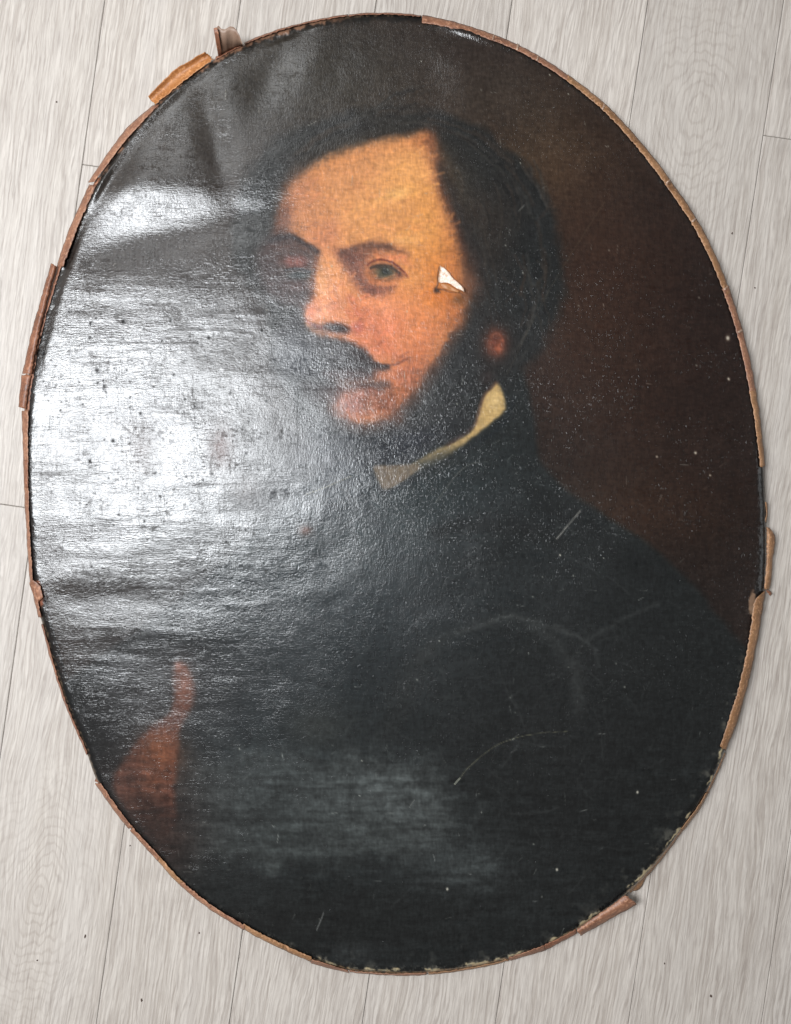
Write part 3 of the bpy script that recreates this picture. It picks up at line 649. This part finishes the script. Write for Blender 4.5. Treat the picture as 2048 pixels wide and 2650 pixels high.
# ------------------------------------------------------------------ brown gummed paper strips
def paper_material(name, c0, c1, c2, rough=.38):
    m, nt, p = mat(name); b = NB(nt); tc = b.n('ShaderNodeTexCoord').outputs['Object']
    n = b.noise(b.mapping(tc, (38, 38, 38)), 1, 4, .6); n2 = b.noise(b.mapping(tc, (300, 300, 300)), 1, 4, .7)
    c = b.ramp(n, [(.3, c0), (.52, c1), (.75, c2)])
    fb = b.noise(b.mapping(tc, (90, 500, 90)), 1, 3, .6)
    c = b.mix(b.rng(fb, .5, .75, 0, .5), c, tuple(v * .55 for v in c1))
    c = b.mix(b.rng(n2, .52, .64, 0, .7), c, tuple(v * 1.5 for v in c2)); c = b.mix(b.rng(n2, .42, .28, 0, .5), c, tuple(v * .5 for v in c0))
    b.l(c, p.inputs['Base Color']); b.l(b.rng(n2, .3, .7, rough, rough + .25), p.inputs['Roughness'])
    b.l(b.bump(b.math('ADD', n2, b.math('MULTIPLY', n, 2)), .8, .0006), p.inputs['Normal']); return m
P_PINK = paper_material('paper_reddish_brown', (.13, .055, .032), (.22, .098, .055), (.31, .16, .095))
P_CRACK = paper_material('paper_broken_edge', (.26, .15, .10), (.36, .24, .17), (.46, .34, .26))
P_TAN = paper_material('paper_tan_brown', (.16, .075, .032), (.25, .125, .055), (.33, .18, .095))
P_ORANGE = paper_material('paper_orange_brown', (.24, .085, .022), (.33, .13, .038), (.40, .19, .075))
P_DARK = paper_material('paper_dark_brown', (.11, .042, .022), (.18, .07, .036), (.25, .11, .06))
def resample(P, n):
    P = np.array(P, float); s = np.r_[0, np.cumsum(np.hypot(*(P[1:] - P[:-1]).T))]; t = np.linspace(0, s[-1], n)
    return np.stack([np.interp(t, s, P[:, 0]), np.interp(t, s, P[:, 1])], 1)
def strip(outer, inner, mt, zi=.0215, zo=.016, crown=.0018, thick=.0005, rag=.8, lift=(0, 0), label=None, name='paper_tape', n=None, m_=7, curl=0.0, smoothc=True, endrag=1.5):
    if smoothc and len(outer) > 2: outer = spline(outer, False, 8)
    if smoothc and len(inner) > 2: inner = spline(inner, False, 8)
    L = np.sum(np.hypot(*(np.array(outer, float)[1:] - np.array(outer, float)[:-1]).T))
    n = n or max(8, int(L / 5)); O = resample(outer, n); I = resample(inner, n)
    r = np.random.default_rng(int(O[0, 0] * 7 + O[0, 1]))
    O = O + np.convolve(r.normal(0, rag, n + 2), [.3, .4, .3], 'valid')[:, None] * (O - I) / (np.hypot(*(O - I).T)[:, None] + 1e-6)
    I = I + (r.normal(0, rag, n))[:, None] * (O - I) / (np.hypot(*(O - I).T)[:, None] + 1e-6)
    t = np.linspace(0, 1, m_); s = np.linspace(0, 1, n)
    X = I[:, :1] * (1 - t) + O[:, :1] * t; Y = I[:, 1:] * (1 - t) + O[:, 1:] * t
    tan = np.gradient((O + I) / 2, axis=0); tan /= np.hypot(*tan.T)[:, None] + 1e-9
    e = r.normal(0, endrag, (2, m_)); e[0] = np.convolve(np.r_[e[0], e[0][:2]], [.3, .4, .3], 'valid'); 
    X[0] += e[0] * tan[0, 0]; Y[0] += e[0] * tan[0, 1]; X[-1] += e[1] * tan[-1, 0]; Y[-1] += e[1] * tan[-1, 1]
    lf = lift[0] * (1 - s) + lift[1] * s
    Z = zi * (1 - t)[None] + zo * t[None] + crown * np.sin(math.pi * t)[None] + lf[:, None] * (t[None] ** 1.3) + np.convolve(r.normal(0, .00022, n + 4), np.ones(5) / 5, 'valid')[:, None]
    Z = Z + curl * (t[None] ** 2)
    Z = np.maximum(Z, .0012)
    xw = np.empty_like(X); yw = np.empty_like(Y)
    for k in range(m_): xw[:, k], yw[:, k] = at(X[:, k], Y[:, k], Z[:, k])
    me = grid_mesh(name, xw, yw, Z)
    o = link(name, me, mt, ROOT)
    sd = o.modifiers.new('Solidify', 'SOLIDIFY'); sd.thickness = thick; sd.offset = 0
    if label: o['label'] = label
    return o
TO = np.linspace(-math.pi, math.pi, 1441)
def outl(x0, y0, x1, y1, w0, w1, over=1.0):
    """clockwise run of the outline between two picture positions, as outer and inner lines"""
    a0 = math.atan2(y0 - ctr[1], x0 - ctr[0]); a1 = math.atan2(y1 - ctr[1], x1 - ctr[0])
    if a1 < a0: a1 += 2 * math.pi
    a = np.linspace(a0, a1, max(6, int((a1 - a0) * 60))); r = rad((a + math.pi) % (2 * math.pi) - math.pi)
    w = np.linspace(w0, w1, len(a))
    D = np.stack([np.cos(a), np.sin(a)], 1); return ctr + D * (r + over)[:, None], ctr + D * (r + over - w)[:, None]
def run(x0, y0, x1, y1, w0, w1, mt, over=1.5, **k):
    O, I = outl(x0, y0, x1, y1, w0, w1, over); return strip(O, I, mt, smoothc=False, **k)
# upper right, one long border cracked across in several places
run(1093, 42, 1345, 120, 19, 15, P_PINK, 3, endrag=.4); run(1340, 119, 1475, 200, 15, 14, P_PINK, 3.2, endrag=2.5); run(1470, 198, 1735, 474, 15, 18, P_TAN, 4, endrag=2.5)
run(1731, 467, 1890, 760, 18, 16, P_TAN, 3.6, endrag=2.5); run(1881, 743, 1950, 1015, 17, 17, P_PINK, 4.2, endrag=2.5); run(1947, 1010, 1972, 1208, 16, 13, P_TAN, 3.6, endrag=2)
for (x, y) in [(1276, 93), (1338, 118), (1390, 146), (1562, 272), (1730, 466), (1797, 565), (1880, 742), (1912, 856)]:     # broken folds across the border
    run(x, y, x + 4, y + 3, 15, 14, P_CRACK, 3.8, zi=.0222, crown=.0021, rag=1.2, endrag=1.2, n=4)
# loose curl, middle of the right edge
strip([(1990, 1364), (2003, 1382), (2006, 1405), (2000, 1450), (1996, 1500), (1990, 1526)], [(1984, 1364), (1985, 1400), (1984, 1440), (1982, 1480), (1980, 1500), (1978, 1524)], P_TAN, .017, .010, .003, lift=(.004, 0))
strip([(1990, 1528), (1997, 1533), (1996, 1540)], [(1983, 1526), (1988, 1534), (1991, 1541)], P_DARK, .012, .008, .001)
strip([(1985, 1300), (1987, 1330), (1984, 1352)], [(1980, 1300), (1983, 1330), (1978, 1354)], P_TAN, .016, .012, .001)
# right, lower
strip([(1981, 1528), (1968, 1612), (1952, 1700), (1935, 1773), (1909, 1864), (1879, 1941)], [(1972, 1536), (1952, 1562), (1938, 1660), (1912, 1780), (1887, 1860), (1864, 1932)], P_TAN, .0225, .015, .0022, n=90)
run(1874, 1948, 1812, 2080, 6, 5, P_TAN, 5, zi=.014, zo=.006); strip([(1836, 2050), (1812, 2092), (1770, 2148)], [(1828, 2052), (1800, 2098), (1762, 2146)], P_TAN, .017, .006, .001)
run(1768, 2150, 1630, 2306, 6, 8, P_TAN, 5, zi=.014, zo=.005); strip([(1672, 2272), (1655, 2300), (1638, 2306)], [(1668, 2264), (1645, 2286), (1630, 2300)], P_TAN, .010, .003, .0008)
# curled flap, lower right
strip([(1502, 2422), (1560, 2390), (1606, 2364), (1650, 2340)], [(1493, 2405), (1540, 2372), (1580, 2345), (1618, 2316)], P_PINK, .023, .014, .005, lift=(0, .004), m_=11, label='wide curled paper strip standing off the lower right edge')
strip([(1495, 2415), (1452, 2438), (1413, 2458)], [(1491, 2404), (1450, 2426), (1408, 2446)], P_DARK, .019, .012, .001)
strip([(1413, 2458), (1370, 2472), (1322, 2486)], [(1408, 2446), (1366, 2462), (1318, 2478)], P_PINK, .019, .010, .001)
run(1318, 2482, 1110, 2518, 4, 4, P_TAN, 5, zi=.016, zo=.006); run(1104, 2519, 906, 2512, 5, 4, P_PINK, 5, zi=.017, zo=.006)
# lower left
strip([(905, 2518), (850, 2505), (804, 2492)], [(900, 2511), (850, 2496), (806, 2482)], P_PINK, .020, .009, .001)
run(806, 2487, 728, 2452, 13, 13, P_TAN, 4.5); run(733, 2454, 626, 2400, 14, 13, P_TAN, 5.2); run(634, 2402, 540, 2345, 12, 11, P_PINK, 5.6)
run(545, 2349, 463, 2284, 11, 12, P_PINK, 5); run(468, 2289, 405, 2217, 12, 11, P_TAN, 5.4); run(412, 2224, 340, 2148, 12, 11, P_PINK, 5)
strip([(334, 2146), (294, 2095), (246, 2026)], [(344, 2142), (306, 2092), (262, 2028)], P_PINK, .021, .012, .0015)
strip([(245, 2024), (252, 2000), (249, 1990)], [(262, 2026), (262, 2010), (252, 1990)], P_DARK, .018, .012, .001)
# left side
run(68, 1090, 170, 640, 12, 12, P_DARK, 5, zi=.0185, zo=.012); run(228, 486, 250, 455, 9, 9, P_DARK, 3); run(60, 1262, 66, 1190, 9, 9, P_DARK, 2)
strip([(100, 1598), (88, 1548), (78, 1500), (70, 1390), (65, 1300), (63, 1257)], [(108, 1598), (96, 1545), (86, 1500), (78, 1390), (75, 1300), (74, 1255)], P_PINK, .021, .013, .0015, n=80)
strip([(96, 1562), (80, 1520), (76, 1508)], [(112, 1545), (104, 1515), (84, 1500)], P_PINK, .0225, .018, .001)
strip([(63, 1252), (60, 1160), (57, 1064)], [(74, 1252), (73, 1160), (73, 1062)], P_PINK, .021, .013, .0016)
strip([(49, 1052), (53, 1010), (57, 970)], [(68, 1060), (75, 1010), (82, 971)], P_DARK, .019, .013, .0035, lift=(.004, 0), label='dark brown paper strip lifting off the left edge')
strip([(57, 967), (64, 943), (83, 859), (115, 744), (133, 682)], [(84, 968), (92, 920), (109, 840), (122, 783), (148, 690)], P_DARK, .020, .015, .0045, lift=(0, .003), n=70, label='long brown paper strip bowed outward from the left edge')
strip([(149, 684), (182, 588), (232, 478)], [(164, 690), (199, 595), (249, 480)], P_PINK, .022, .014, .0022)
strip([(229, 471), (303, 364), (345, 316), (396, 273)], [(244, 472), (319, 372), (360, 326), (410, 272)], P_PINK, .022, .013, .0022)
# upper left: orange-brown curled strip and the flap that stands up
strip([(384, 250), (404, 228), (453, 181), (490, 159), (530, 134)], [(402, 271), (436, 243), (489, 200), (532, 168), (553, 153)], P_ORANGE, .021, .016, -.004, lift=(.004, .007), m_=11, label='wide orange brown paper strip curled up at the upper left')
O = [(554, 73), (560, 72), (566, 66), (572, 74), (583, 76), (596, 68), (604, 69), (612, 77), (619, 90), (624, 104), (628, 115)]
I = [(566, 147), (572, 145), (577, 142), (583, 139), (589, 136), (596, 132), (602, 129), (608, 126), (615, 122), (621, 119), (628, 116)]
m, nt, p = mat('paper_back_grey_brown'); b = NB(nt); tc = b.n('ShaderNodeTexCoord').outputs['Object']
b.l(b.ramp(b.noise(b.mapping(tc, (60, 60, 60)), 1, 4, .65), [(.3, (.15, .085, .055)), (.55, (.21, .135, .095)), (.75, (.27, .18, .13))]), p.inputs['Base Color']); p.inputs['Roughness'].default_value = .5; P_BACK = m
strip(O, I, P_BACK, .016, .040, .004, smoothc=False, rag=.3, endrag=.3, n=36, label='grey brown paper flap standing out above the upper left edge', name='paper_flap')
strip([(553, 74), (559, 71), (564, 74)], [(566, 148), (570, 147), (576, 144)], P_DARK, .0175, .043, .004, smoothc=False, rag=.3, endrag=.3, n=8, name='paper_fold')
# thin worn rim, top left between the flaps and the long border
run(560, 152, 628, 116, 6, 5, P_DARK, 3, zi=.0195, zo=.013); run(634, 113, 900, 41, 4, 4, P_DARK, 3, zi=.0195, zo=.012); run(903, 40, 1090, 43, 4, 4, P_DARK, 2.5, zi=.0195, zo=.012)
run(228, 1950, 112, 1615, 4, 4, P_DARK, 3, zi=.019, zo=.011)

# ------------------------------------------------------------------ torn place on the cheek
m, nt, p = mat('torn_glossy_paint'); b = NB(nt); tc = b.n('ShaderNodeTexCoord').outputs['Object']
b.l(b.ramp(b.noise(b.mapping(tc, (300, 300, 300)), 1, 3, .6), [(.35, (.34, .19, .10)), (.65, (.52, .40, .32))]), p.inputs['Base Color'])
p.inputs['Roughness'].default_value = .3; p.inputs['Coat Weight'].default_value = 1; p.inputs['Coat Roughness'].default_value = .34; p.inputs['Coat IOR'].default_value = 1.4
b.l(b.rng(b.noise(b.mapping(tc, (420, 300, 420)), 1, 3, .6), .36, .6, .15, 1), p.inputs['Coat Weight'])
b.l(b.bump(b.noise(b.mapping(tc, (700, 700, 700)), 1, 3), 1, .0009), p.inputs['Normal']); TM = m
m, nt, p = mat('torn_canvas_ochre'); p.inputs['Base Color'].default_value = (.32, .13, .04, 1); p.inputs['Roughness'].default_value = .5; CM_TEAR = m
def patch(name, pts, mt, hfun, lab=None):
    """small lifted piece fanned from its middle"""
    P = np.array(pts, float); c = P.mean(0); V = []; F = []; K = 6; n = len(P)
    V.append((*c, 0))
    for k in range(1, K + 1):
        for q in P: V.append((*(c + (q - c) * k / K), 0))
    for i in range(n): F.append((0, 1 + i, 1 + (i + 1) % n))
    for k in range(K - 1):
        for i in range(n): F.append((1 + k * n + i, 1 + (k + 1) * n + i, 1 + (k + 1) * n + (i + 1) % n, 1 + k * n + (i + 1) % n))
    W_ = []
    for (x, y, _) in V:
        wx_, wy_ = at(x, y, Z0); W_.append((float(wx_), float(wy_), hfun(x, y)))
    me = bpy.data.meshes.new(name); me.from_pydata(W_, [], [tuple(reversed(f)) for f in F]); me.update()
    for pl in me.polygons: pl.use_smooth = True
    o = link(name, me, mt, ROOT); s_ = o.modifiers.new('Solidify', 'SOLIDIFY'); s_.thickness = .0002; s_.offset = -1
    if lab: o['label'] = lab
    return o
xi0, yi0 = 1135, 700
iz = int(np.argmin((px - 1135) ** 2 + (py - 735) ** 2)); ZT = float(Zc[iz])
GX, GY = .31, .125
patch('torn_flap', [(1138, 688), (1144, 692), (1149, 694), (1156, 701), (1163, 708), (1167, 716), (1175, 726), (1184, 733), (1192, 742), (1199, 750), (1201, 760), (1194, 755), (1188, 753), (1180, 748), (1170, 740), (1160, 734), (1148, 732), (1140, 733), (1135, 730), (1135, 718), (1137, 708), (1139, 698)], TM,
      lambda x, y: ZT + .0010 + ((x - 1138) * GX - (y - 715) * GY * .9) * PXM - .00035 * math.cos((x - 1165) * .09), 'white shining torn flap of canvas on the cheek')
patch('torn_edge', [(1140, 735), (1152, 735), (1166, 740), (1178, 748), (1190, 754), (1187, 758), (1172, 754), (1158, 749), (1146, 745)], CM_TEAR,
      lambda x, y: ZT + .0012 + .0004 * math.sin(x * .3), None)

# ------------------------------------------------------------------ crumbs on the floor
m, nt, p = mat('crumb_brown'); p.inputs['Base Color'].default_value = (.05, .028, .02, 1); p.inputs['Roughness'].default_value = .8; KM = m
for (x, y, r0, asp, lab) in [(367, 2588, 2.2, 2.2, 'dark crumb on the floor below the painting at the left'), (221, 2423, 2.0, 2.4, 'small reddish crumb on the left plank beside a knot'),
        (337, 2188, 1.8, 1, 'tiny dark crumb beside the lower left edge of the painting'), (516, 2414, 2.2, 1, 'tiny dark crumb under the bottom left paper edging'),
        (97, 2485, 2.0, 1, 'tiny dark crumb near the bottom left corner'), (1840, 2577, 2.8, 1.3, 'dark crumb on the floor at the bottom right'),
        (1720, 2493, 1.8, 1.2, 'faint crumb below the curled lower right flap'), (147, 264, 2.0, 1, 'tiny dark crumb on the upper left plank'),
        (1895, 604, 2.0, 1.6, 'tiny dark crumb right of the upper right edge'), (1954, 745, 2.0, 1, 'tiny dark crumb on the right plank at mid height')]:
    import bmesh
    bm = bmesh.new(); bmesh.ops.create_icosphere(bm, subdivisions=2, radius=1)
    for v in bm.verts:
        v.co *= 1 + random.uniform(-.25, .25); v.co.x *= r0 * PXM; v.co.y *= r0 * asp * PXM; v.co.z *= r0 * .6 * PXM
    me = bpy.data.meshes.new('crumb'); bm.to_mesh(me); bm.free(); o = link('crumb', me, KM)
    gx, gy = at(x, y, 0); o.location = (float(gx), float(gy), r0 * .45 * PXM); o.rotation_euler = (0, 0, random.uniform(-.3, .3))
    o['label'] = lab; o['category'] = 'crumb'; o['group'] = 'crumbs scattered on the floor'
